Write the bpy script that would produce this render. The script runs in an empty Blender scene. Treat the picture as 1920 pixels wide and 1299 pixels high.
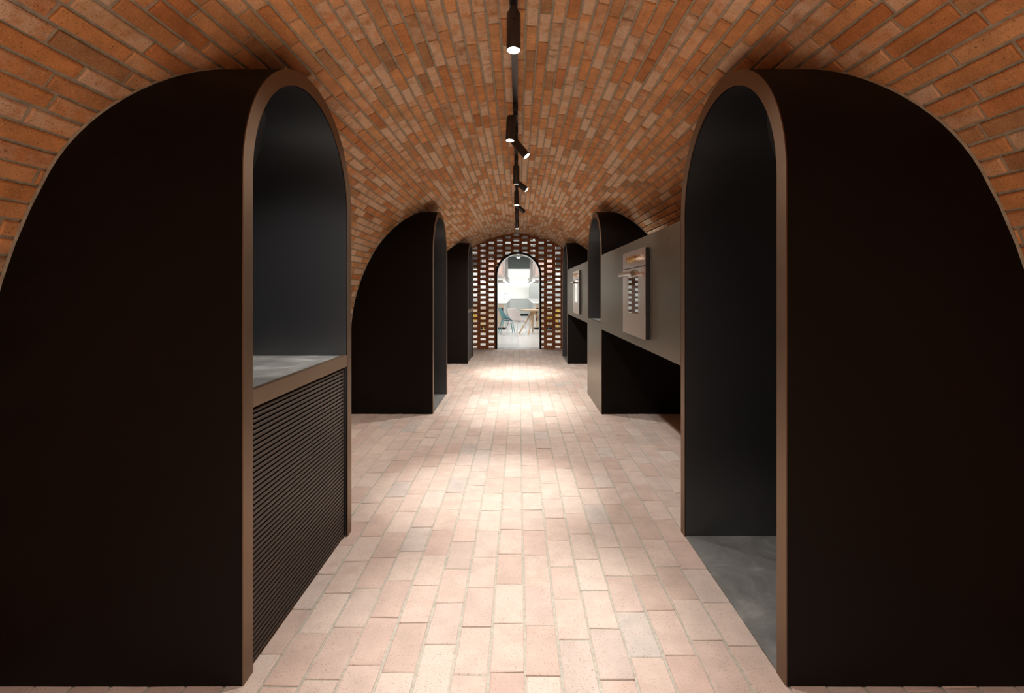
import bpy, bmesh, math, random
from mathutils import Vector, Matrix
C = bpy.context.scene.collection
S = bpy.context.scene
PI = math.pi
random.seed(7)

# ------------------------------------------------------------------ camera, world, exposure
CAM_H = 1.30
cam_d = bpy.data.cameras.new('camera')
cam = bpy.data.objects.new('camera', cam_d)
C.objects.link(cam)
cam.location = (0, 0, CAM_H)
cam.rotation_euler = (PI/2, 0, 0)
cam_d.sensor_width = 36.0
cam_d.lens = 17.0
cam_d.shift_x = -12.0/1920
cam_d.shift_y = -103.5/1920
cam_d.clip_start = 0.02
cam_d.clip_end = 200
S.camera = cam

w = bpy.data.worlds.new('world')
S.world = w
w.use_nodes = True
w.node_tree.nodes['Background'].inputs['Color'].default_value = (0.9, 0.95, 1.0, 1)
w.node_tree.nodes['Background'].inputs['Strength'].default_value = 0.02

S.view_settings.view_transform = 'Standard'
S.view_settings.look = 'None'
S.view_settings.gamma = 1.0
S.view_settings.use_curve_mapping = False
S.view_settings.exposure = 0.3

LAMP_COL = (1.0, 0.945, 0.885)
SPOT_W = 108.0          # straight-down track heads
SIDE_W = 40.0           # heads turned towards the ovens
BACK_W = 260.0          # unseen track heads added to bounce light onto the near vault
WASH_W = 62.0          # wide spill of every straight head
KITCHEN_W = 275.0


def area(name, loc, rot, sx, sy, watt, col=(1, 1, 1)):
    d = bpy.data.lights.new(name, 'AREA')
    d.shape = 'RECTANGLE'
    d.size, d.size_y, d.energy, d.color = sx, sy, watt, col
    o = bpy.data.objects.new(name, d)
    C.objects.link(o)
    o.location, o.rotation_euler = loc, rot
    return o


# kitchen daylight-white ceiling panels
for yy in (13.2, 16.5, 20.5, 24.0):
    for xx in (-2.4, 0.0, 2.4):
        area('kitchen_panel_light', (xx, yy, 3.32), (0, 0, 0), 1.6, 1.2, KITCHEN_W/6, (1.0, 0.99, 0.97))


# ------------------------------------------------------------------ dimensions
XL, XR = -0.905, 0.880           # corridor faces of the niches
VX, VZ, VR = -0.01, 0.82, 1.768  # barrel vault
Y_BACK, Y_END = -2.6, 10.85
POD_D, POD_R, POD_S = 1.03, 0.515, 1.70
FRAME = 0.058


def vault_x(z, extra=0.0):
    r = VR + extra
    if z <= VZ:
        return r
    return math.sqrt(max(0.0, r*r - (z-VZ)**2))


# ------------------------------------------------------------------ materials
def new_mat(name):
    m = bpy.data.materials.new(name)
    m.use_nodes = True
    nt = m.node_tree
    return m, nt, nt.nodes['Principled BSDF']


def N(nt, t, **kw):
    n = nt.nodes.new(t)
    for k, v in kw.items():
        setattr(n, k, v)
    return n


def noise(nt, scale, detail=4, rough=0.55, vec=None, dim='3D'):
    n = N(nt, 'ShaderNodeTexNoise')
    n.inputs['Scale'].default_value = scale
    n.inputs['Detail'].default_value = detail
    n.inputs['Roughness'].default_value = rough
    if vec is not None:
        nt.links.new(vec, n.inputs['Vector'])
    return n


def ramp(nt, fac, stops, interp='LINEAR'):
    r = N(nt, 'ShaderNodeValToRGB')
    r.color_ramp.interpolation = interp
    el = r.color_ramp.elements
    while len(el) < len(stops):
        el.new(0.5)
    for e, (p, c) in zip(el, stops):
        e.position = p
        e.color = (*c, 1) if len(c) == 3 else c
    nt.links.new(fac, r.inputs['Fac'])
    return r


def mix(nt, fac, a, b, mode='MIX'):
    m = N(nt, 'ShaderNodeMix', data_type='RGBA', blend_type=mode)
    for key, v in (('Factor', fac), ('A', a), ('B', b)):
        sock = [s for s in m.inputs if s.name == key and (s.type == 'RGBA' if key != 'Factor' else s.type == 'VALUE')][0]
        if hasattr(v, 'is_output'):
            nt.links.new(v, sock)
        elif key == 'Factor':
            sock.default_value = v
        else:
            sock.default_value = (*v, 1)
    return [s for s in m.outputs if s.type == 'RGBA'][0]


def bump(nt, bsdf, height, strength, dist=0.002):
    b = N(nt, 'ShaderNodeBump')
    b.inputs['Strength'].default_value = strength
    b.inputs['Distance'].default_value = dist
    nt.links.new(height, b.inputs['Height'])
    nt.links.new(b.outputs['Normal'], bsdf.inputs['Normal'])


def plain(name, col, rough=0.5, metal=0.0, spec=0.5, grain=0.0, gscale=60, bmp=0.0):
    m, nt, b = new_mat(name)
    b.inputs['Roughness'].default_value = rough
    b.inputs['Metallic'].default_value = metal
    b.inputs['Specular IOR Level'].default_value = spec
    co = N(nt, 'ShaderNodeTexCoord').outputs['Object']
    n = noise(nt, gscale, 5, 0.6, co)
    g = max(grain, 0.02)
    lo = tuple(c*(1-g) for c in col)
    hi = tuple(min(1, c*(1+g)) for c in col)
    r = ramp(nt, n.outputs['Fac'], [(0.3, lo), (0.7, hi)])
    nt.links.new(r.outputs['Color'], b.inputs['Base Color'])
    if bmp:
        bump(nt, b, n.outputs['Fac'], bmp, 0.001)
    return m


def brushed(name, col, rough, stretch, var=0.12, metal=1.0):
    """brushed sheet metal, grain along the axis with the small stretch value"""
    m, nt, b = new_mat(name)
    b.inputs['Metallic'].default_value = metal
    co = N(nt, 'ShaderNodeTexCoord').outputs['Object']
    mp = N(nt, 'ShaderNodeMapping')
    mp.inputs['Scale'].default_value = stretch
    nt.links.new(co, mp.inputs['Vector'])
    n = noise(nt, 6, 6, 0.7, mp.outputs['Vector'])
    r = ramp(nt, n.outputs['Fac'], [(0.25, tuple(c*(1-var) for c in col)), (0.75, tuple(min(1, c*(1+var)) for c in col))])
    nt.links.new(r.outputs['Color'], b.inputs['Base Color'])
    rr = N(nt, 'ShaderNodeMapRange')
    rr.inputs['To Min'].default_value = rough*0.8
    rr.inputs['To Max'].default_value = rough*1.2
    nt.links.new(n.outputs['Fac'], rr.inputs['Value'])
    nt.links.new(rr.outputs['Result'], b.inputs['Roughness'])
    return m


def brick_mat(name, stops, pale, pale_amt, speck, dark_speck, rough, bmp, cloud=0.26, bloom_light_y=None):
    m, nt, b = new_mat(name)
    co = N(nt, 'ShaderNodeTexCoord').outputs['Object']
    isl = N(nt, 'ShaderNodeNewGeometry').outputs['Random Per Island']
    base = ramp(nt, isl, stops).outputs['Color']
    # clouding inside each brick
    n1 = noise(nt, 9, 5, 0.6, co)
    cl = ramp(nt, n1.outputs['Fac'], [(0.3, (1-cloud,)*3), (0.7, (1+cloud,)*3)]).outputs['Color']
    base = mix(nt, 1.0, base, cl, 'MULTIPLY')
    # pale lime bloom on some of the bricks
    w2 = N(nt, 'ShaderNodeTexWhiteNoise', noise_dimensions='1D')
    nt.links.new(isl, w2.inputs['W'])
    n2 = noise(nt, 14, 4, 0.65, co)
    ad = N(nt, 'ShaderNodeMath', operation='MULTIPLY')
    nt.links.new(n2.outputs['Fac'], ad.inputs[0])
    nt.links.new(w2.outputs['Value'], ad.inputs[1])
    if bloom_light_y:
        # lime bloom grows with depth, its far paleness also painting in brighter light
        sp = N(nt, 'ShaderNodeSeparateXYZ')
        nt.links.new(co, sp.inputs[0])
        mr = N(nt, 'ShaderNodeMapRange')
        mr.inputs['From Min'].default_value, mr.inputs['From Max'].default_value = bloom_light_y
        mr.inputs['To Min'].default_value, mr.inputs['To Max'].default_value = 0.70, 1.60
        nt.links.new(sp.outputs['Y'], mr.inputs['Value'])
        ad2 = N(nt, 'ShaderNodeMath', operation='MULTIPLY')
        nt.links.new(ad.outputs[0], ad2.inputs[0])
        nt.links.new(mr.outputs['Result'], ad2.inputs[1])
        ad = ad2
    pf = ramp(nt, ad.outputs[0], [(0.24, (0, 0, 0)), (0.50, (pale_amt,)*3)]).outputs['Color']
    base = mix(nt, pf, base, pale)
    # grit
    n3 = noise(nt, 210, 2, 0.5, co)
    s1 = ramp(nt, n3.outputs['Fac'], [(0.62, (0, 0, 0)), (0.72, (0.6,)*3)]).outputs['Color']
    base = mix(nt, s1, base, speck)
    n4 = noise(nt, 170, 3, 0.6, co)
    s2 = ramp(nt, n4.outputs['Fac'], [(0.33, (0.75,)*3), (0.41, (0, 0, 0))]).outputs['Color']
    base = mix(nt, s2, base, dark_speck)
    nt.links.new(base, b.inputs['Base Color'])
    b.inputs['Roughness'].default_value = rough
    b.inputs['Specular IOR Level'].default_value = 0.35
    n5 = noise(nt, 75, 6, 0.7, co)
    bump(nt, b, n5.outputs['Fac'], bmp, 0.006)
    return m


M = {}
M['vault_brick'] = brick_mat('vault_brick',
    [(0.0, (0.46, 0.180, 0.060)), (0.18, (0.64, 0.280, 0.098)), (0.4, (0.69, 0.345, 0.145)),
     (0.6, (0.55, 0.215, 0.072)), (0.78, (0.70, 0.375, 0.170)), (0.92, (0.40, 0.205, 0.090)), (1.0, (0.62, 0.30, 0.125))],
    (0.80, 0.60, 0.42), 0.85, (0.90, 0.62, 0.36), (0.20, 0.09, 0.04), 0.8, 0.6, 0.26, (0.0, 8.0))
M['vault_mortar'] = plain('vault_mortar', (0.37, 0.33, 0.25), 0.95, 0, 0.2, 0.25, 40, 0.5)
M['floor_brick'] = brick_mat('floor_brick',
    [(0.0, (0.53, 0.415, 0.355)), (0.25, (0.61, 0.475, 0.415)), (0.5, (0.60, 0.50, 0.44)),
     (0.72, (0.56, 0.425, 0.37)), (0.94, (0.57, 0.48, 0.43)), (1.0, (0.49, 0.45, 0.42))],
    (0.68, 0.59, 0.52), 0.6, (0.70, 0.55, 0.44), (0.34, 0.21, 0.14), 0.75, 0.45, 0.11)
M['floor_mortar'] = plain('floor_mortar', (0.44, 0.42, 0.365), 0.95, 0, 0.2, 0.2, 50, 0.4)
M['screen_brick'] = brick_mat('screen_brick',
    [(0.0, (0.22, 0.07, 0.026)), (0.4, (0.29, 0.095, 0.034)), (0.7, (0.25, 0.08, 0.03)), (1.0, (0.33, 0.12, 0.045))],
    (0.42, 0.22, 0.12), 0.4, (0.4, 0.2, 0.1), (0.12, 0.05, 0.02), 0.85, 0.3)
M['black_panel'] = plain('black_panel', (0.0040, 0.0022, 0.0016), 0.5, 0.0, 0.17, 0.08, 220, 0.05)
M['black_liner'] = plain('black_liner', (0.010, 0.0105, 0.0125), 0.33, 0.0, 0.5, 0.05, 90)
M['black_liner'].node_tree.nodes['Principled BSDF'].inputs['IOR'].default_value = 2.15
M['bronze'] = brushed('bronze', (0.235, 0.163, 0.110), 0.46, (2, 2, 0.6), 0.05)
M['pale_bronze'] = brushed('pale_bronze', (0.31, 0.225, 0.160), 0.48, (2, 0.6, 2), 0.04)
M['slat_metal'] = plain('slat_metal', (0.045, 0.032, 0.024), 0.4, 0.5, 0.5, 0.05)
M['steel'] = brushed('steel', (0.255, 0.235, 0.190), 0.38, (8, 22, 0.25), 0.07)
M['oven_steel'] = brushed('oven_steel', (0.80, 0.70, 0.63), 0.30, (8, 40, 0.3), 0.08)
M['oven_glass'] = plain('oven_glass', (0.55, 0.58, 0.58), 0.012, 0.9, 0.5)
M['brass'] = plain('brass', (0.55, 0.38, 0.18), 0.3, 1.0)
M['chrome'] = plain('chrome', (0.80, 0.75, 0.68), 0.15, 1.0)
M['dark_gap'] = plain('dark_gap', (0.01, 0.009, 0.008), 0.7)
M['lamp_black'] = plain('lamp_black', (0.030, 0.022, 0.019), 0.42, 0.0, 0.5)
M['track_black'] = plain('track_black', (0.045, 0.036, 0.030), 0.35, 0.3, 0.5)
M['white_wall'] = plain('white_wall', (0.80, 0.80, 0.77), 0.6)
M['white_gloss'] = plain('white_gloss', (0.78, 0.80, 0.77), 0.25)
M['grey_gloss'] = plain('grey_gloss', (0.56, 0.59, 0.57), 0.3)
M['dark_ceiling'] = plain('dark_ceiling', (0.045, 0.05, 0.048), 0.8)
M['grey_beam'] = plain('grey_beam', (0.25, 0.26, 0.25), 0.5)
M['zinc'] = plain('zinc', (0.42, 0.42, 0.41), 0.4, 0.6)
M['pink_panel'] = plain('pink_panel', (0.58, 0.43, 0.38), 0.5)
M['wood'] = brushed('wood', (0.58, 0.40, 0.25), 0.5, (6, 6, 0.6), 0.18, 0.0)
M['pale_wood'] = brushed('pale_wood', (0.66, 0.53, 0.40), 0.5, (6, 6, 0.6), 0.12, 0.0)
M['teal'] = plain('teal', (0.11, 0.29, 0.34), 0.3)
M['teal_leg'] = plain('teal_leg', (0.16, 0.36, 0.40), 0.35)
M['pinkwhite'] = plain('pinkwhite', (0.86, 0.78, 0.77), 0.4)
M['white_leg'] = plain('white_leg', (0.85, 0.84, 0.83), 0.35)
M['yellow'] = plain('yellow', (0.80, 0.52, 0.05), 0.4)
M['plaster'] = plain('plaster', (0.40, 0.30, 0.23), 0.9)


def emit(name, col, st):
    m, nt, b = new_mat(name)
    b.inputs['Base Color'].default_value = (*col, 1)
    b.inputs['Emission Color'].default_value = (*col, 1)
    b.inputs['Emission Strength'].default_value = st
    return m


M['lens'] = emit('lens', (1.0, 0.95, 0.86), 40.0)
M['lens_dim'] = emit('lens_dim', (1.0, 0.97, 0.92), 12.0)
M['led'] = emit('led', (1.0, 0.99, 0.95), 3.0)


def slate_mat():
    m, nt, b = new_mat('dark_slate')
    co = N(nt, 'ShaderNodeTexCoord').outputs['Object']
    n1 = noise(nt, 5, 7, 0.65, co)
    n1.inputs['Distortion'].default_value = 0.8
    r = ramp(nt, n1.outputs['Fac'], [(0.3, (0.12, 0.122, 0.118)), (0.55, (0.20, 0.205, 0.198)), (0.75, (0.36, 0.365, 0.35))])
    nt.links.new(r.outputs['Color'], b.inputs['Base Color'])
    b.inputs['Roughness'].default_value = 0.5
    n2 = noise(nt, 30, 5, 0.6, co)
    bump(nt, b, n2.outputs['Fac'], 0.25, 0.002)
    return m


M['slate'] = slate_mat()


def tile_mat():
    m, nt, b = new_mat('pale_tiles')
    co = N(nt, 'ShaderNodeTexCoord').outputs['Object']
    bt = N(nt, 'ShaderNodeTexBrick')
    bt.offset = 0.0
    bt.inputs['Scale'].default_value = 1.0
    bt.inputs['Brick Width'].default_value = 0.8
    bt.inputs['Row Height'].default_value = 0.8
    bt.inputs['Mortar Size'].default_value = 0.006
    bt.inputs['Color1'].default_value = (0.62, 0.60, 0.58, 1)
    bt.inputs['Color2'].default_value = (0.55, 0.54, 0.53, 1)
    bt.inputs['Mortar'].default_value = (0.40, 0.39, 0.37, 1)
    nt.links.new(co, bt.inputs['Vector'])
    nt.links.new(bt.outputs['Color'], b.inputs['Base Color'])
    b.inputs['Roughness'].default_value = 0.27
    return m


M['tiles'] = tile_mat()
M['threshold'] = plain('threshold', (0.30, 0.31, 0.30), 0.25, 0, 0.5, 0.3, 8)


# ------------------------------------------------------------------ mesh helpers
class MB:
    def __init__(self):
        self.v, self.f, self.mi = [], [], []

    def add(self, vs, fs, mi=0):
        o = len(self.v)
        self.v += [tuple(p) for p in vs]
        for f in fs:
            self.f.append([i+o for i in f])
            self.mi.append(mi)

    def box(self, x0, x1, y0, y1, z0, z1, mi=0):
        x0, x1 = sorted((x0, x1)); y0, y1 = sorted((y0, y1)); z0, z1 = sorted((z0, z1))
        self.add([(x0, y0, z0), (x1, y0, z0), (x1, y1, z0), (x0, y1, z0), (x0, y0, z1), (x1, y0, z1), (x1, y1, z1), (x0, y1, z1)],
                 [(3, 2, 1, 0), (4, 5, 6, 7), (0, 1, 5, 4), (1, 2, 6, 5), (2, 3, 7, 6), (3, 0, 4, 7)], mi)

    def tube(self, p, q, r0, r1=None, n=12, mi=0):
        r1 = r0 if r1 is None else r1
        p, q = Vector(p), Vector(q)
        d = (q-p).normalized()
        a = d.orthogonal().normalized()
        b = d.cross(a)
        vs = []
        for c, r in ((p, r0), (q, r1)):
            for i in range(n):
                t = 2*PI*i/n
                vs.append(c + a*math.cos(t)*r + b*math.sin(t)*r)
        fs = [(i, (i+1) % n, n+(i+1) % n, n+i) for i in range(n)]
        fs += [tuple(reversed(range(n))), tuple(range(n, 2*n))]
        self.add(vs, fs, mi)

    def lathe(self, prof, n=32, mi=0):
        """prof: (r, z) list around the z axis, closed at both ends"""
        vs, fs = [], []
        for r, z in prof:
            for i in range(n):
                t = 2*PI*i/n
                vs.append((r*math.cos(t), r*math.sin(t), z))
        for k in range(len(prof)-1):
            for i in range(n):
                fs.append((k*n+i, k*n+(i+1) % n, (k+1)*n+(i+1) % n, (k+1)*n+i))
        fs.append(tuple(reversed(range(n))))
        fs.append(tuple(range((len(prof)-1)*n, len(prof)*n)))
        self.add(vs, fs, mi)

    def mesh(self, name, mats, bevel=0.0, smooth=None, seg=2):
        me = bpy.data.meshes.new(name)
        me.from_pydata(self.v, [], self.f)
        if not isinstance(mats, (list, tuple)):
            mats = [mats]
        for m in mats:
            me.materials.append(m)
        me.polygons.foreach_set('material_index', self.mi)
        bm = bmesh.new()
        bm.from_mesh(me)
        bmesh.ops.recalc_face_normals(bm, faces=bm.faces)
        if bevel:
            bmesh.ops.bevel(bm, geom=list(bm.edges), offset=bevel, segments=seg, affect='EDGES', clamp_overlap=True)
        bm.to_mesh(me)
        bm.free()
        if smooth is not None:
            me.polygons.foreach_set('use_smooth', [True]*len(me.polygons))
            me.set_sharp_from_angle(angle=math.radians(smooth))
        me.update()
        return me

    def build(self, name, mats, parent=None, bevel=0.0, smooth=None, seg=2):
        o = bpy.data.objects.new(name, self.mesh(name, mats, bevel, smooth, seg))
        C.objects.link(o)
        o.parent = parent
        return o


def tag(o, label=None, cat=None, group=None, kind=None):
    if label: o['label'] = label
    if cat: o['category'] = cat
    if group: o['group'] = group
    if kind: o['kind'] = kind
    return o


def thing(name, label, cat, loc=(0, 0, 0), rz=0.0, group=None):
    o = bpy.data.objects.new(name, None)
    o.empty_display_size = 0.1
    C.objects.link(o)
    o.location = loc
    o.rotation_euler = (0, 0, rz)
    return tag(o, label, cat, group)


def link(name, me, parent, loc=(0, 0, 0), rot=(0, 0, 0)):
    o = bpy.data.objects.new(name, me)
    C.objects.link(o)
    o.parent = parent
    o.location, o.rotation_euler = loc, rot
    return o


# ------------------------------------------------------------------ brickwork
def brick(mb, P, u0, u1, v0, v1, depth, rnd, mi=0, cham=0.005, jit=0.0016, lift=0.0015):
    """one brick with a chamfered, slightly uneven face; P(u, v, d) maps to the world, d = depth behind the face"""
    d0 = rnd.uniform(-lift, lift)
    ju = [rnd.uniform(-jit, jit) for _ in range(8)]
    dj = [rnd.uniform(-jit, jit)*0.6 for _ in range(4)]
    cs = [(u0+ju[0], v0+ju[1]), (u1+ju[2], v0+ju[3]), (u1+ju[4], v1+ju[5]), (u0+ju[6], v1+ju[7])]
    sg = [(1, 1), (-1, 1), (-1, -1), (1, -1)]
    c2 = [cham*rnd.uniform(0.5, 1.3) for _ in range(4)]
    top = [P(c[0]+s[0]*c2[i], c[1]+s[1]*c2[i], d0+dj[i]) for i, (c, s) in enumerate(zip(cs, sg))]
    mid = [P(c[0], c[1], d0+dj[i]+c2[i]*0.8) for i, c in enumerate(cs)]
    bot = [P(c[0], c[1], depth) for c in cs]
    mb.add(top+mid+bot, [(0, 1, 2, 3)] +
           [(i+4, (i+1) % 4+4, (i+1) % 4, i) for i in range(4)] +
           [(i+8, (i+1) % 4+8, (i+1) % 4+4, i+4) for i in range(4)], mi)


# vault with its springing walls: courses run along the corridor
CRS, LEN, JNT = 0.0615, 0.254, 0.0105


def vault_P(s, y, d):
    """s = arc length from the crown, positive to the right"""
    half = VR*PI/2
    r = VR+d
    if abs(s) <= half:
        a = s/VR
        return (VX + r*math.sin(a), y, VZ + r*math.cos(a))
    return (VX + math.copysign(r, s), y, VZ-(abs(s)-half))


rnd = random.Random(3)
mb = MB()
n_side = int((VR*PI/2 + VZ)/CRS)
for k in range(-n_side-1, n_side):
    s0 = 0.045 + k*CRS
    s1 = s0+CRS
    if max(abs(s0), abs(s1)) > VR*PI/2+VZ-0.002:
        continue
    y = Y_BACK-0.1 - rnd.uniform(0, LEN)
    while y < Y_END+0.12:
        L = LEN*rnd.choice((1, 1, 1, 1, 1, 1, 0.94, 1.05))
        y1 = min(y+L, Y_END+0.13)
        if y1-y > 0.03:
            brick(mb, vault_P, s0+JNT/2, s1-JNT/2, max(y, Y_BACK-0.1)+JNT/2, y1-JNT/2, 0.02, rnd)
        y += L
sh = MB()
ns = 96
ss = [-(VR*PI/2+VZ) + i*2*(VR*PI/2+VZ)/ns for i in range(ns+1)]
for i in range(ns):
    vs = []
    for d in (0.0080, 0.12):
        vs += [vault_P(ss[i], Y_BACK-0.1, d), vault_P(ss[i+1], Y_BACK-0.1, d), vault_P(ss[i+1], Y_END+0.14, d), vault_P(ss[i], Y_END+0.14, d)]
    mb.add(vs, [(0, 1, 2, 3), (7, 6, 5, 4), (0, 4, 5, 1), (3, 2, 6, 7)], 1)
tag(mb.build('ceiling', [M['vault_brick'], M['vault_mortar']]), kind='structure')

# brick floor
rnd = random.Random(11)
mb = MB()
FW, FL, FJ = 0.1240, 0.2456, 0.0085
fx0, fx1 = VX-VR+0.0, VX+VR


def floor_P(x, y, d):
    return (x, y, -d)


k = math.floor((fx0-0.0226)/FW)
while 0.0226+k*FW < fx1:
    x0, x1 = 0.0226+k*FW, 0.0226+(k+1)*FW
    k += 1
    y = Y_BACK-0.1 - rnd.uniform(0, FL)
    while y < Y_END:
        L = FL*rnd.choice((1, 1, 1, 1, 1, 0.97, 1.03))
        y1 = min(y+L, Y_END)
        if y1-y > 0.03:
            brick(mb, floor_P, max(x0, fx0)+FJ/2, min(x1, fx1)-FJ/2, max(y, Y_BACK)+0.0025, y1-0.0025, 0.02, rnd, 0, 0.0030, 0.0024, 0.0010)
        y += L
mb.box(fx0-0.05, fx1+0.05, Y_BACK-0.1, Y_END, -0.08, -0.0042, 1)
tag(mb.build('floor', [M['floor_brick'], M['floor_mortar']]), kind='structure')

mb = MB()
mb.box(-VR-0.1, VR+0.1, Y_BACK-0.15, Y_BACK-0.05, 0, VZ+VR+0.1)  # unseen wall added behind the camera to bounce light
tag(mb.build('wall_back_bounce', M['plaster']), kind='structure')

# perforated brick screen at the end
ARCH_R, ARCH_S = 0.515, 1.665
TH = 0.115
rnd = random.Random(5)
mb = MB()
CZ, PX, HX = 0.0587, 0.1875, -0.046


def arch_half(z, r):
    if z <= ARCH_S:
        return r
    d = z-ARCH_S
    return math.sqrt(r*r-d*d) if d < r else 0.0


def scr_P(x, z, d):
    return (x, Y_END+d, z)


def screen_brick(x0, x1, z0, z1):
    if x1-x0 < 0.012:
        return
    j = rnd.uniform(-0.002, 0.002)
    mb.box(x0+0.001, x1-0.001, Y_END+j, Y_END+TH+j, z0+0.0008, z1-0.0008)


mb.box(VX-VR, -0.50, Y_END, Y_END+TH, 0.0, 0.016)
mb.box(0.50, VX+VR, Y_END, Y_END+TH, 0.0, 0.016)
j = 0
while True:
    z0 = 0.016 + j*CZ
    z1 = z0+CZ
    zm = (z0+z1)/2
    if z0 > VZ+VR-0.005:
        break
    vx = vault_x(zm, 0.03)
    ah = arch_half(zm, ARCH_R-0.02)
    par = 1 if j % 2 == 0 else 0           # odd columns open on even courses
    for q in range(-11, 12):
        if (q % 2) != par:
            continue
        # the brick sits over the closed column to the right of hole q
        x0, x1 = HX+q*PX+0.0605, HX+(q+2)*PX-0.0605
        x0, x1 = max(x0, VX-vx), min(x1, VX+vx)
        if x1 <= x0:
            continue
        if ah > 0:
            if x0 < -ah:
                screen_brick(x0, min(x1, -ah), z0, z1)
            if x1 > ah:
                screen_brick(max(x0, ah), x1, z0, z1)
        else:
            screen_brick(x0, x1, z0, z1)
    j += 1
o = mb.build('wall_end', M['screen_brick'], None, 0.003, seg=1)
tag(o, kind='structure')

# steel lining of the archway
mb = MB()


def arch_line(r, sp, n=40):
    pts = [(-r, 0.0), (-r, sp*0.5)]
    pts += [(-r*math.cos(PI*i/n), sp + r*math.sin(PI*i/n)) for i in range(n+1)]
    return pts + [(r, sp*0.5), (r, 0.0)]


def ring_prism(mb, a, b, y0, y1, mi=0):
    n = len(a)
    vs = [(p[0], y0, p[1]) for p in a]+[(p[0], y0, p[1]) for p in b]+[(p[0], y1, p[1]) for p in a]+[(p[0], y1, p[1]) for p in b]
    fs = []
    for i in range(n-1):
        fs += [(i, i+1, n+i+1, n+i), (2*n+i, 3*n+i, 3*n+i+1, 2*n+i+1), (i, 2*n+i, 2*n+i+1, i+1), (n+i, n+i+1, 3*n+i+1, 3*n+i)]
    fs += [(0, n, 3*n, 2*n), (n-1, 3*n-1, 4*n-1, 2*n-1)]
    mb.add(vs, fs, mi)


ring_prism(mb, arch_line(ARCH_R+0.003, ARCH_S), arch_line(ARCH_R-0.042, ARCH_S), Y_END-0.02, Y_END+0.03)
door = mb.build('door_1', M['black_panel'], None, smooth=30)
tag(door, kind='structure')
mb = MB()
ring_prism(mb, arch_line(ARCH_R-0.022, ARCH_S), arch_line(ARCH_R-0.040, ARCH_S), Y_END+0.03, Y_END+0.36)
mb.build('door_lining', M['white_gloss'], door, smooth=30)

# ------------------------------------------------------------------ arched niches
def pod_profile(y0, y1, r, spring, zb=0.0):
    """arch in the (y, z) plane from the near foot over the top to the far foot"""
    yc = (y0+y1)/2
    pts = [(y0, zb+(spring-zb)*i/14) for i in range(14)]
    pts += [(yc - r*math.cos(PI*i/40), spring + r*math.sin(PI*i/40)) for i in range(41)]
    pts += [(y1, zb+(spring-zb)*(13-i)/14) for i in range(14)]
    return pts


def extrude_to_vault(mb, prof, sx, xf, ex, mi=0):
    n = len(prof)
    vs = [(xf, y, z) for y, z in prof] + [(VX+sx*vault_x(z, ex), y, z) for y, z in prof]
    mb.add(vs, [(i, i+1, n+i+1, n+i) for i in range(n-1)], mi)


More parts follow.
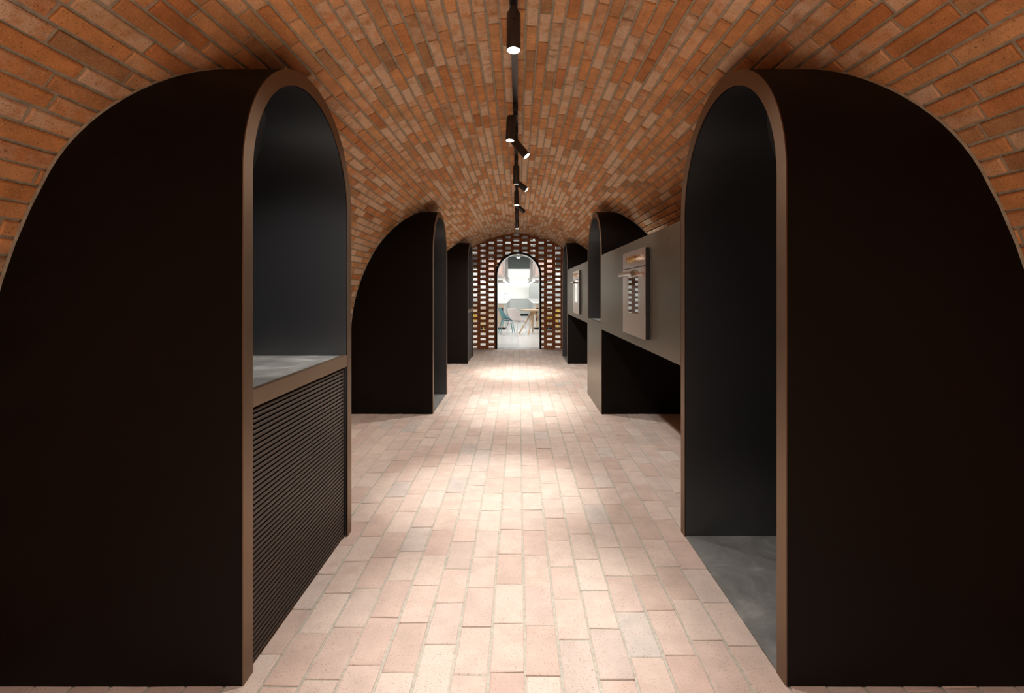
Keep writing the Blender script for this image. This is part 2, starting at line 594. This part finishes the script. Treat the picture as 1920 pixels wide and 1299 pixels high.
def niche(side, y0, kind, label):
    sx = -1 if side == 'L' else 1
    xf = XL if side == 'L' else XR
    y1 = y0+POD_D
    root = thing('arched_niche', label, 'alcove', (xf, (y0+y1)/2, 0), 0, 'black arched niches along the vaulted corridor')
    off = Vector((xf, (y0+y1)/2, 0))

    def fin(mb, name, mat, bevel=0.0, smooth=None, parent=root):
        mb.v = [tuple(Vector(p)-off) for p in mb.v]
        return mb.build(name, mat, parent, bevel, smooth)

    po = pod_profile(y0, y1, POD_R, POD_S)
    pi = pod_profile(y0+FRAME, y1-FRAME, POD_R-FRAME, POD_S)
    n = len(po)
    # outer casing
    mb = MB()
    xs = xf+sx*0.004
    vs = [(xs, y, z) for y, z in po]+[(xs, y, z) for y, z in pi]
    vs += [(VX+sx*vault_x(z, 0.008), y, z) for y, z in po]+[(VX+sx*vault_x(z, 0.008), y, z) for y, z in pi]
    fs = []
    for i in range(n-1):
        fs += [(i, i+1, n+i+1, n+i), (2*n+i, 3*n+i, 3*n+i+1, 2*n+i+1), (i, 2*n+i, 2*n+i+1, i+1), (n+i, n+i+1, 3*n+i+1, 3*n+i)]
    fs += [(0, n, 3*n, 2*n), (n-1, 3*n-1, 4*n-1, 2*n-1)]
    mb.add(vs, fs)
    fin(mb, 'casing', M['black_panel'], 0, 30)
    # bronze edge facing the corridor
    mb = MB()
    vs = []
    for x in (xf, xs-sx*0.0003):
        vs += [(x, y, z) for y, z in po]+[(x, y, z) for y, z in pi]
    fs = []
    for i in range(n-1):
        fs += [(i, i+1, n+i+1, n+i), (2*n+i, 3*n+i, 3*n+i+1, 2*n+i+1), (i, 2*n+i, 2*n+i+1, i+1), (n+i, n+i+1, 3*n+i+1, 3*n+i)]
    fs += [(0, n, 3*n, 2*n), (n-1, 3*n-1, 4*n-1, 2*n-1)]
    mb.add(vs, fs)
    tag(fin(mb, 'edge_trim', M['bronze'], 0, 30), 'bronze edge around the arch')
    # mortar bead where the casing meets the brick vault
    mb = MB()
    pts = [Vector((VX+sx*vault_x(z, 0.001), y, z)) for y, z in po]
    oc = Vector((0, (y0+y1)/2, POD_S))
    ring = []
    for i, p in enumerate(pts):
        out = Vector((0, p.y-oc.y, max(0.0, p.z-oc.z))).normalized()
        inn = Vector((-sx, 0, -0.3 if p.z > VZ else 0)).normalized()
        ring.append([p+inn*0.007, p+out*0.007+inn*0.002, p-inn*0.008])
    for i in range(len(ring)-1):
        a, b = ring[i], ring[i+1]
        mb.add(a+b, [(0, 1, 4, 3), (1, 2, 5, 4), (2, 0, 3, 5)])
    tag(fin(mb, 'mortar_bead', M['vault_mortar'], 0, 40), 'grey mortar bead along the brick')
    # inside lining with its back
    e = 0.003
    yi0, yi1 = y0+FRAME+e, y1-FRAME-e
    pl = pod_profile(yi0, yi1, POD_R-FRAME-e, POD_S)
    mb = MB()
    m = len(pl)
    vs = [(xf+sx*0.006, y, z) for y, z in pl] + [(VX+sx*vault_x(z, -0.012), y, z) for y, z in pl]
    mb.add(vs, [(i, i+1, m+i+1, m+i) for i in range(m-1)])
    fin(mb, 'lining', M['black_liner'], 0, 30)
    mb = MB()
    vs = [(VX+sx*vault_x(z, -0.012), y, z) for y, z in pl]
    mb.add(vs, [(i, i+1, m-2-i, m-1-i) for i in range(m//2)])
    fin(mb, 'back_panel', M['black_liner'], 0, 30)
    ya, yb = yi0+0.001, yi1-0.001
    xb = VX+sx*(VR-0.02)
    if kind in ('grille', 'solid'):
        mb = MB()
        mb.box(xf+sx*0.03, VX+sx*(vault_x(0.962)-0.03), ya, yb, 0.925, 0.960)
        fin(mb, 'countertop', M['slate'], 0.002)
    if kind == 'grille':
        mb = MB()
        mb.box(xf+sx*0.001, xf+sx*0.028, ya, yb, 0.902, 0.963)
        tag(fin(mb, 'counter_edge', M['pale_bronze'], 0.0015), 'bronze rail in front of the counter')
        mb = MB()
        pitch, zt = 0.0187, 0.895
        x0 = xf+sx*0.012
        ns = 47
        for q in range(ns):
            z = zt-(q+1)*pitch+0.004
            y_a, y_b = ya+0.004, yb-0.022
            # flat blade with a chamfered upper front edge
            prof = [(0.000, 0.000), (0.000, 0.0080), (0.0022, 0.0102), (0.016, 0.0108), (0.016, 0.000)]
            vs = [(x0+sx*a, y_a, z+b) for a, b in prof]+[(x0+sx*a, y_b, z+b) for a, b in prof]
            p5 = len(prof)
            mb.add(vs, [(i, (i+1) % p5, p5+(i+1) % p5, p5+i) for i in range(p5)]+[tuple(range(p5)), tuple(range(p5, 2*p5))])
        mb.box(x0+sx*0.026, x0+sx*0.034, ya, yb, 0.0, 0.90)
        mb.box(x0+sx*0.004, x0+sx*0.026, yb-0.018, yb-0.010, 0.0, 0.90)
        fin(mb, 'louvre_grille', M['slat_metal'])
    if kind == 'solid':
        mb = MB()
        mb.box(xf-sx*0.003, xf+sx*0.028, y0+0.002, y1-0.002, 0.0, 0.963)
        tag(fin(mb, 'lower_panel', M['steel'], 0.0015), 'brushed steel panel below the opening')
    if kind == 'open':
        mb = MB()
        mb.box(xf+sx*0.004, xb, ya, yb, 0.0, 0.006)
        tag(fin(mb, 'floor_slab', M['slate'], 0.001), 'dark grey slate floor of the niche')
    return root


PODS = (1.59, 5.12, 8.67)
niche('L', PODS[0], 'grille', 'large black arched niche in the left foreground with counter over louvred grille')
niche('L', PODS[1], 'open', 'black arched niche, middle of the left row, open down to a dark floor')
niche('L', PODS[2], 'grille', 'small far black arched niche on the left next to the brick screen')
niche('R', PODS[0], 'open', 'large black arched niche in the right foreground with dark slate floor')
niche('R', PODS[1], 'solid', 'black arched niche between the two ovens with steel panel below')
niche('R', PODS[2], 'open', 'small far black arched niche on the right beside the brick screen')


# ------------------------------------------------------------------ oven cabinets and ovens
def oven_cabinet(y0, y1, label):
    z0, z1 = 0.897, 1.683
    root = thing('oven_cabinet', label, 'cabinet', (XR, (y0+y1)/2, z0), 0, 'steel fronted oven cabinets')
    off = Vector((XR, (y0+y1)/2, z0))
    mb = MB()
    mb.box(XR-0.001, XR+0.018, y0+0.001, y1-0.001, z0, z1)
    mb.v = [tuple(Vector(p)-off) for p in mb.v]
    mb.build('front_panel', M['steel'], root, 0.001)
    mb = MB()
    zs = [z0+0.004+(z1-z0-0.006)*i/8 for i in range(9)]
    vs = []
    for y in (y0+0.010, y1-0.010):
        vs += [(XR+0.019, y, z) for z in zs] + [(VX+vault_x(z, -0.004), y, z) for z in zs]
    fs = []
    for i in range(8):
        fs += [(i, i+1, 9+i+1, 9+i), (18+i, 27+i, 28+i, 19+i), (i, 18+i, 19+i, i+1), (9+i, 10+i, 28+i, 27+i)]
    fs += [(0, 9, 27, 18), (8, 26, 35, 17)]
    mb.add(vs, fs)
    mb.v = [tuple(Vector(p)-off) for p in mb.v]
    mb.build('carcass', M['black_panel'], root)
    return root


oven_cabinet(PODS[0]+POD_D, PODS[1], 'wide brushed steel wall cabinet holding the nearer oven on the right')
oven_cabinet(PODS[1]+POD_D, PODS[2], 'farther brushed steel wall cabinet on the right, holding the smaller looking oven')


def build_oven(label, loc):
    """origin on the cabinet front at the oven's lower middle; -x faces the corridor, y runs along it"""
    r = thing('built_in_oven', label, 'oven', loc, 0, 'built-in ovens in the steel cabinets')
    hw = 0.345
    mb = MB()
    mb.box(-0.0255, -0.0015, -hw+0.003, hw-0.003, 0.002, 0.625)
    mb.build('body', M['dark_gap'], r)
    mb = MB()
    mb.box(-0.030, -0.0257, -hw, hw, 0.504, 0.628)
    mb.build('control_panel', M['oven_steel'], r, 0.0015)
    # door with window cut-out
    mb = MB()
    wy, w0, w1 = 0.155, 0.165, 0.488
    for a, b, c, d in ((-hw, -wy, 0, 0.497), (wy, hw, 0, 0.497), (-wy, wy, 0, w0), (-wy, wy, w1, 0.497)):
        mb.box(-0.030, -0.0257, a, b, c, d)
    dr = mb.build('door', M['oven_steel'], r)
    mb = MB()
    mb.box(-0.0285, -0.0258, -wy+0.0005, wy-0.0005, w0+0.0005, w1-0.0005)
    tag(mb.build('window', M['oven_glass'], dr), 'mirror-like dark glass window')
    # handle: half-round bar on two stand-offs
    mb = MB()
    pr = []
    for i in range(13):
        t = PI/2+PI*i/12
        pr.append((-0.078+0.019*math.cos(t), 0.455+0.019*math.sin(t)))
    pr += [(-0.048, 0.443), (-0.036, 0.448), (-0.036, 0.462), (-0.048, 0.467)]
    n = len(pr)
    vs = [(x, -0.205, z) for x, z in pr]+[(x, 0.205, z) for x, z in pr]
    mb.add(vs, [(i, (i+1) % n, n+(i+1) % n, n+i) for i in range(n)]+[tuple(range(n)), tuple(range(n, 2*n))])
    for yy in (-0.17, 0.17):
        mb.box(-0.036, -0.030, yy-0.012, yy+0.012, 0.446, 0.464)
    tag(mb.build('handle', M['chrome'], dr, 0, 30), 'polished bar handle')
    for yy, m in ((0.075, 'brass'), (-0.02, 'brass'), (-0.115, 'brass'), (-0.205, 'chrome')):
        mb = MB()
        mb.tube((-0.030, yy, 0.566), (-0.036, yy, 0.566), 0.024, 0.023, 24)
        mb.tube((-0.036, yy, 0.566), (-0.062, yy, 0.566), 0.019, 0.0175, 24)
        mb.box(-0.064, -0.060, yy-0.003, yy+0.003, 0.566, 0.582)
        k = mb.build('knob', M[m], r, 0, 30)
        if m == 'brass':
            tag(k, 'brass coloured knob')
        else:
            tag(k, 'silver coloured knob')
    return r


build_oven('nearer built-in oven with four knobs and bar handle in right-hand steel cabinet', (XR, 3.59, 0.972))
build_oven('farther built-in oven on the right, set between the middle and last black niche', (XR, 7.14, 0.972))

# ------------------------------------------------------------------ lighting track and spot heads
TX, TZ = -0.020, 2.535
mb = MB()
w2 = 0.017
pr = [(-w2, 0), (-w2, 0.026), (w2, 0.026), (w2, 0), (w2-0.010, 0), (w2-0.010, 0.006), (-w2+0.010, 0.006), (-w2+0.010, 0)]
n = len(pr)
vs = [(TX+x, Y_BACK+0.3, TZ+z) for x, z in pr]+[(TX+x, Y_END-0.25, TZ+z) for x, z in pr]
mb.add(vs, [(i, (i+1) % n, n+(i+1) % n, n+i) for i in range(n)])
for o0 in (0, n):
    mb.add([vs[o0+i] for i in (0, 1, 2, 3, 4, 5, 6, 7)], [(0, 1, 6, 7), (1, 2, 5, 6), (2, 3, 4, 5)])
track = mb.build('lighting_track', M['track_black'])
tag(track, 'black lighting track running along the crown of the brick vault', 'light track')
for yy in (0.6, 2.9, 5.4, 7.2, 9.6):
    track_clip = MB()
    track_clip.box(TX-0.012, TX+0.012, yy-0.015, yy+0.015, TZ+0.0262, VZ+VR-0.004)
    track_clip.build('mounting_clip', M['track_black'], track)

mb = MB()
mb.box(-0.0175, 0.0175, -0.055, 0.055, -0.042, -0.0005)
ME_ADAPT = mb.mesh('adapter', M['lamp_black'], 0.003)
mb = MB()
mb.tube((0, 0, -0.042), (0, 0, -0.060), 0.014, 0.014, 16)
mb.tube((0, 0, -0.060), (0, 0, -0.066), 0.019, 0.019, 16)
mb.box(-0.007, 0.007, -0.034, -0.030, -0.112, -0.060)
mb.box(-0.007, 0.007, -0.034, 0.008, -0.070, -0.064)
ME_ARM = mb.mesh('arm', M['lamp_black'], 0, 30)
mb = MB()
# can: domed top at z=+0.03, open mouth at -0.135 (pivot at origin)
mb.lathe([(0.002, 0.034), (0.018, 0.032), (0.026, 0.027), (0.0295, 0.018), (0.0295, -0.134), (0.0285, -0.136), (0.0265, -0.136), (0.0262, -0.129)], 32)
ME_CAN = mb.mesh('lamp_body', M['lamp_black'], 0, 35)
mb = MB()
mb.lathe([(0.0258, -0.1285), (0.0258, -0.1340), (0.0200, -0.1372), (0.0005, -0.1385)], 32)
ME_LENS = mb.mesh('lens', M['lens'], 0, 40)


def head(y, aim, watt, label, spot_deg=43, xoff=0.0, blend=0.9, cat='spotlight', spill=1.0):
    """aim: direction the lamp shines, unit-ish vector"""
    r = thing('track_spotlight', label, cat, (TX, y, TZ), 0, 'black track spotlights on the ceiling rail')
    link('adapter', ME_ADAPT, r)
    link('arm', ME_ARM, r)
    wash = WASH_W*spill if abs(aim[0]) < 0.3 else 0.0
    d = Vector(aim).normalized()
    q = (-d).to_track_quat('Z', 'Y')
    body = link('lamp_body', ME_CAN, r, (xoff, 0, -0.098))
    body.rotation_mode = 'QUATERNION'
    body.rotation_quaternion = q
    ln = link('lens', ME_LENS, body)
    tag(ln, 'glowing white lens')
    L = bpy.data.lights.new('spot_lamp', 'SPOT')
    L.energy = watt
    L.spot_size = math.radians(spot_deg)
    L.spot_blend = blend
    L.shadow_soft_size = 0.024
    L.color = LAMP_COL
    lo = bpy.data.objects.new('spot_lamp', L)
    C.objects.link(lo)
    lo.parent = body
    lo.location = (0, 0, -0.165)
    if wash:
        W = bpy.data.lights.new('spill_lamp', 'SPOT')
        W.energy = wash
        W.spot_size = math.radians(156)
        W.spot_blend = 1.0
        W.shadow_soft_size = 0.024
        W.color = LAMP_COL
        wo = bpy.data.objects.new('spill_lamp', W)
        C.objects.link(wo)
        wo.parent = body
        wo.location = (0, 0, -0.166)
    return r


DN = (0, 0, -1)
head(2.02, (0, -0.06, -1), SPOT_W*1.35, 'nearest and largest track spotlight, lit, hanging straight down at the top')
head(3.22, (-0.05, -0.02, -1), SPOT_W*1.7, 'second lit track spotlight from the viewer, hanging straight down', xoff=-0.03, spill=0.55)
head(3.71, (0.62, -0.12, -0.78), SIDE_W, 'third track spotlight from the viewer, tilted right with lit lens towards viewer', 60)
head(4.49, (0, 0.30, -1), SPOT_W, 'straight track spotlight between the two nearest right-tilted ones', spill=0.6)
head(5.03, (0.78, -0.05, -0.62), SIDE_W, 'second nearest of the track spotlights tilted to the right', 60)
head(5.63, (0, 0.02, -1), SPOT_W, 'straight lit track spotlight just behind the second right-tilted one', spill=1.35)
head(6.40, (0.75, 0.45, -0.62), SIDE_W, 'farthest of the track spotlights tilted to the right', 60)
head(6.67, (0, 0.42, -1), SPOT_W, 'track spotlight facing away, close behind the farthest tilted one', spill=1.35)
head(7.75, (0, 0.0, -1), SPOT_W, 'farthest lit track spotlight, small, nearest to the brick screen', spill=1.5)
# unseen heads; the two straight ones are added to light the near vault
head(1.00, (-0.72, 0.98, -0.80), 150.0, 'track spotlight above the viewer turned to the left, outside the photo', 40)
head(0.35, (0, -0.05, -1), BACK_W, 'unseen track spotlight added above the viewer to light the near vault', 62)
head(-0.75, (0, 0.0, -1), BACK_W, 'unseen last track spotlight added behind the viewer to light the near vault', 85)

# ------------------------------------------------------------------ kitchen beyond the archway
KX, K0, K1, KH = 4.6, Y_END+TH, 26.2, 3.40
mb = MB()
mb.box(-KX, KX, Y_END+0.36, K1, -0.08, 0.0)
tag(mb.build('floor_kitchen', M['tiles']), kind='structure')
mb = MB()
mb.box(-KX, KX, Y_END+0.002, Y_END+0.358, -0.08, 0.0)
tag(mb.build('trim_1', M['threshold']), kind='structure')
mb = MB()
mb.box(-KX-0.1, -KX, K0, K1, 0, KH)
tag(mb.build('wall_left', M['white_wall']), kind='structure')
mb = MB()
mb.box(KX, KX+0.1, K0, K1, 0, KH)
tag(mb.build('wall_right', M['white_wall']), kind='structure')
mb = MB()
mb.box(-KX-0.1, KX+0.1, K1, K1+0.1, 0, KH)
tag(mb.build('wall_far', M['white_wall']), kind='structure')
mb = MB()
mb.box(-KX-0.1, KX+0.1, K0, K1+0.1, KH, KH+0.1)
tag(mb.build('ceiling_kitchen', M['dark_ceiling']), kind='structure')
# front wall of the kitchen either side of the vault
mb = MB()
mb.box(-KX-0.1, -VR-0.12, K0-0.06, K0, 0, KH)
mb.box(VR+0.10, KX+0.1, K0-0.06, K0, 0, KH)
mb.box(-VR-0.12, VR+0.10, K0+0.03, K0+0.06, VZ+VR+0.13, KH)
tag(mb.build('wall_front', M['white_wall']), kind='structure')

# exposed ceiling beams
for i, yy in enumerate((17.5, 19.5, 21.5, 23.5)):
    mb = MB()
    mb.box(-KX, KX, yy, yy+0.12, 2.98, 3.14)
    tag(mb.build('trim_%d' % (i+2), M['grey_beam'], None, 0.004), kind='structure')
mb = MB()
mb.box(-KX, KX, 25.55, K1, 2.50, 3.2)
tag(mb.build('trim_6', M['dark_ceiling']), kind='structure')

# back run: base cabinets, splash-back light, upper cabinets
r = thing('base_cabinet', 'long pale base cabinet run against the far kitchen wall', 'cabinet', (0, 25.6, 0))
mb = MB(); mb.box(-2.6, 0.55, -0.02, 0.58, 0.1, 0.87); mb.build('body', M['white_gloss'], r)
mb = MB(); mb.box(-2.6, 0.55, 0.04, 0.58, 0.0, 0.0995); mb.build('plinth', M['dark_gap'], r)
for i in range(5):
    x = -2.58+i*0.63
    mb = MB(); mb.box(x, x+0.618, -0.04, -0.021, 0.11, 0.86); mb.build('door', M['grey_gloss'], r, 0.002)
mb = MB(); mb.box(-2.6, 0.55, -0.05, 0.58, 0.8705, 0.905); mb.build('worktop', M['white_gloss'], r, 0.003)

r = thing('upper_cabinet', 'white upper cabinet block above the glowing splash-back', 'cabinet', (0, 25.62, 1.87))
mb = MB(); mb.box(-2.6, 2.6, 0, 0.57, 0, 0.62); mb.build('body', M['white_gloss'], r)
for i in range(6):
    x = -2.59+i*0.866
    mb = MB(); mb.box(x, x+0.86, -0.02, -0.001, 0.004, 0.616); mb.build('door', M['white_gloss'], r, 0.002)
mb = MB(); mb.box(-2.5, 0.9, 0.45, 0.50, -0.016, -0.0005); tag(mb.build('light_strip', M['led'], r), 'glowing light strip')
area('splashback_lamp', (-0.8, 26.05, 1.84), (0, 0, 0), 3.2, 0.08, 9, (1, 0.99, 0.95))

r = thing('tall_cabinet', 'tall grey cabinet to the right of the glowing splash-back', 'cabinet', (1.25, 25.2, 0))
mb = MB(); mb.box(-0.68, 1.4, 0, 0.38, 0.0, 1.865); mb.build('body', M['grey_gloss'], r)
for i in range(3):
    x = -0.675+i*0.69
    mb = MB(); mb.box(x, x+0.68, -0.02, -0.001, 0.02, 1.86); mb.build('door', M['grey_gloss'], r, 0.002)


def island(sx, x_in, label):
    r = thing('kitchen_island', label, 'kitchen island', (sx*x_in, 16.45, 0), 0, 'long kitchen islands')
    L, W = 8.2, 1.35
    mb = MB(); mb.box(0, sx*W, 0, L, 0.862, 0.905); mb.build('worktop', M['white_gloss'], r, 0.003)
    mb = MB(); mb.box(sx*0.03, sx*(W-0.03), 0.06, L-0.04, 0.06, 0.8615); mb.build('body', M['white_gloss'], r)
    mb = MB(); mb.box(sx*0.06, sx*(W-0.06), 0.09, L-0.06, 0.0, 0.0595); mb.build('plinth', M['dark_gap'], r)
    mb = MB(); mb.box(sx*0.09, sx*(W-0.08), 0.030, 0.0595, 0.065, 0.855); tag(mb.build('end_panel', M['pale_wood'], r), 'light wood end panel')
    mb = MB()
    mb.box(sx*0.115, sx*0.150, -0.09, 0.0295, 0.30, 0.70)
    mb.box(sx*0.115, sx*0.60, -0.09, -0.055, 0.70, 0.735)
    mb.box(sx*0.565, sx*0.60, -0.055, 0.0295, 0.70, 0.735)
    tag(mb.build('rail', M['dark_gap'], r), 'dark metal rail on the end panel')
    for i in range(1, 10):
        mb = MB(); mb.box(sx*0.012, sx*0.0295, 0.10+(i-1)*0.88, 0.10+(i-1)*0.88+0.865, 0.07, 0.85); mb.build('side_door', M['grey_gloss'], r, 0.002)
    return r


island(-1, 0.405, 'white topped kitchen island on the left, behind the teal chair')
island(1, 0.49, 'white topped kitchen island on the right, behind the round table')

r = thing('faucet', 'slim chrome tap standing on the left island', 'tap', (-0.66, 22.0, 0.905))
mb = MB(); mb.tube((0, 0, 0), (0, 0, 0.30), 0.013, 0.012, 12); mb.build('column', M['zinc'], r)
mb = MB(); mb.tube((0, 0, 0.295), (0.09, 0, 0.315), 0.011, 0.011, 12); mb.tube((0.09, 0, 0.315), (0.15, 0, 0.27), 0.011, 0.009, 12); mb.build('spout', M['zinc'], r)
mb = MB(); mb.tube((0.0, -0.012, 0.08), (0.0, -0.06, 0.10), 0.007, 0.006, 10); mb.build('lever', M['zinc'], r)


def rack(sx, x_in, label):
    r = thing('hanging_rack', label, 'hanging shelf', (sx*x_in, 17.6, 1.70), 0, 'steel racks hung over the islands')
    L, W, H = 5.2, 0.9, 1.70
    for yy in (0, L*0.5, L):
        for a in (0.12, W):
            mb = MB(); mb.box(sx*(a-0.03), sx*(a+0.03), yy-0.03, yy+0.03, 0.10, H); mb.build('post', M['zinc'], r)
    mb = MB()
    for z in (0.0, 0.10):
        for yy in (-0.05, L+0.05):
            mb.box(sx*0.0, sx*W, yy-0.015, yy+0.015, z, z+0.03)
        for a in (0.0, W):
            mb.box(sx*(a-0.015), sx*(a+0.015), -0.065, L+0.065, z, z+0.03)
    for q in range(12):
        mb.box(sx*0.016, sx*(W-0.016), q*L/11.0-0.008, q*L/11.0+0.008, 0.005, 0.02)
    mb.build('shelf_frame', M['zinc'], r)
    mb = MB(); mb.box(sx*0.155, sx*(W-0.04), 0.05, L-0.05, 0.20, 0.78); tag(mb.build('hood_panel', M['pink_panel'], r), 'pinkish brown hood box')
    mb = MB(); mb.box(sx*0.10, sx*0.16, 0.1, L-0.1, -0.025, -0.001); tag(mb.build('light_bar', M['led'], r), 'glowing light bar')
    return r


rack(-1, 0.40, 'steel hanging rack above the left kitchen island')
rack(1, 0.44, 'steel hanging rack above the right kitchen island')

r = thing('ceiling_lamp', 'small bright lamp seen at the top of the archway', 'lamp', (0.0, 20.0, 2.98))
mb = MB(); mb.tube((0, 0, -0.001), (0, 0, -0.22), 0.012, 0.012, 10); mb.build('stem', M['grey_beam'], r)
mb = MB(); mb.tube((0, 0, -0.20), (0, 0, -0.27), 0.06, 0.075, 24); mb.build('shade', M['grey_beam'], r, 0, 30)
mb = MB(); mb.lathe([(0.07, -0.272), (0.06, -0.30), (0.001, -0.315)], 24); tag(mb.build('bulb', M['lens_dim'], r, 0, 40), 'lit bulb')
mb = MB(); mb.box(-KX+0.2, KX-0.2, 19.96, 20.04, 2.9805, 3.05)
tag(mb.build('trim_7', M['grey_beam']), kind='structure')
mb = MB()
mb.box(-0.02, 0.02, 19.62, 19.9595, 3.0, 3.04)


# chairs
def shell_mesh(name, mat):
    prof = [(0.235, 0.432), (0.21, 0.452), (0.10, 0.443), (-0.03, 0.432), (-0.13, 0.445), (-0.195, 0.50), (-0.235, 0.60), (-0.265, 0.71), (-0.29, 0.815)]
    wid = [0.175, 0.205, 0.235, 0.250, 0.262, 0.268, 0.258, 0.235, 0.185]
    side = [0.00, 0.005, 0.03, 0.075, 0.125, 0.12, 0.06, 0.02, 0.0]
    wrap = [0, 0, 0, 0.01, 0.04, 0.085, 0.095, 0.08, 0.055]
    nu = 9
    vs, fs = [], []
    for (y, z), wd, sd, wr in zip(prof, wid, side, wrap):
        for i in range(nu):
            u = -1+2*i/(nu-1)
            vs.append((u*wd, y+wr*u*u, z+sd*abs(u)**2.6))
    n = len(prof)
    for a in range(n-1):
        for i in range(nu-1):
            fs.append((a*nu+i, a*nu+i+1, (a+1)*nu+i+1, (a+1)*nu+i))
    me = bpy.data.meshes.new(name)
    me.from_pydata(vs, [], fs)
    me.materials.append(mat)
    me.polygons.foreach_set('use_smooth', [True]*len(me.polygons))
    return me


def chair(label, loc, rz, mat, legmat):
    r = thing('shell_chair', label, 'chair', loc, rz, 'moulded shell chairs around the kitchen table')
    sh = link('seat_shell', shell_mesh('seat_shell', mat), r)
    md = sh.modifiers.new('thick', 'SOLIDIFY'); md.thickness = 0.012; md.offset = -1
    sd = sh.modifiers.new('sub', 'SUBSURF'); sd.levels = 2; sd.render_levels = 2
    for a in (-1, 1):
        for b in (-1, 1):
            mb = MB()
            mb.tube((a*0.14, b*0.13-0.01, 0.432), (a*0.235, b*0.225-0.02, 0.0), 0.019, 0.011, 12)
            mb.build('leg', legmat, r, 0, 40)
    mb = MB(); mb.box(-0.15, 0.15, -0.15, 0.13, 0.398, 0.418); mb.build('under_frame', legmat, r, 0.004)
    return r


chair('teal shell chair left of the white chair in the archway', (-0.34, 14.85, 0), math.radians(-80), M['teal'], M['teal_leg'])
chair('pinkish white shell chair in the middle of the archway', (-0.03, 14.05, 0), math.radians(-48), M['pinkwhite'], M['white_leg'])
chair('yellow shell chair right of the round table, partly behind the archway jamb', (1.05, 15.3, 0), math.radians(80), M['yellow'], M['yellow'])
chair('yellow shell chair glimpsed through the screen left of the archway', (-1.32, 15.2, 0), math.radians(-70), M['yellow'], M['yellow'])
chair('teal shell chair glimpsed through the screen right of the archway', (1.12, 16.0, 0), math.radians(70), M['teal'], M['teal_leg'])

r = thing('round_table', 'round wooden table with splayed legs beside the white chair', 'table', (0.46, 15.05, 0))
mb = MB(); mb.lathe([(0.40, 0.700), (0.425, 0.705), (0.43, 0.730), (0.428, 0.733)], 48); mb.build('tabletop', M['wood'], r, 0, 30)
mb = MB(); mb.lathe([(0.09, 0.655), (0.11, 0.66), (0.11, 0.6995)], 24); mb.build('hub', M['wood'], r, 0, 30)
for deg in (208, 252, 328, 90):
    t = math.radians(deg)
    mb = MB()
    mb.tube((0.05*math.cos(t), 0.05*math.sin(t), 0.655), (0.50*math.cos(t), 0.50*math.sin(t), 0.0), 0.034, 0.021, 12)
    mb.build('leg', M['wood'], r, 0, 40)
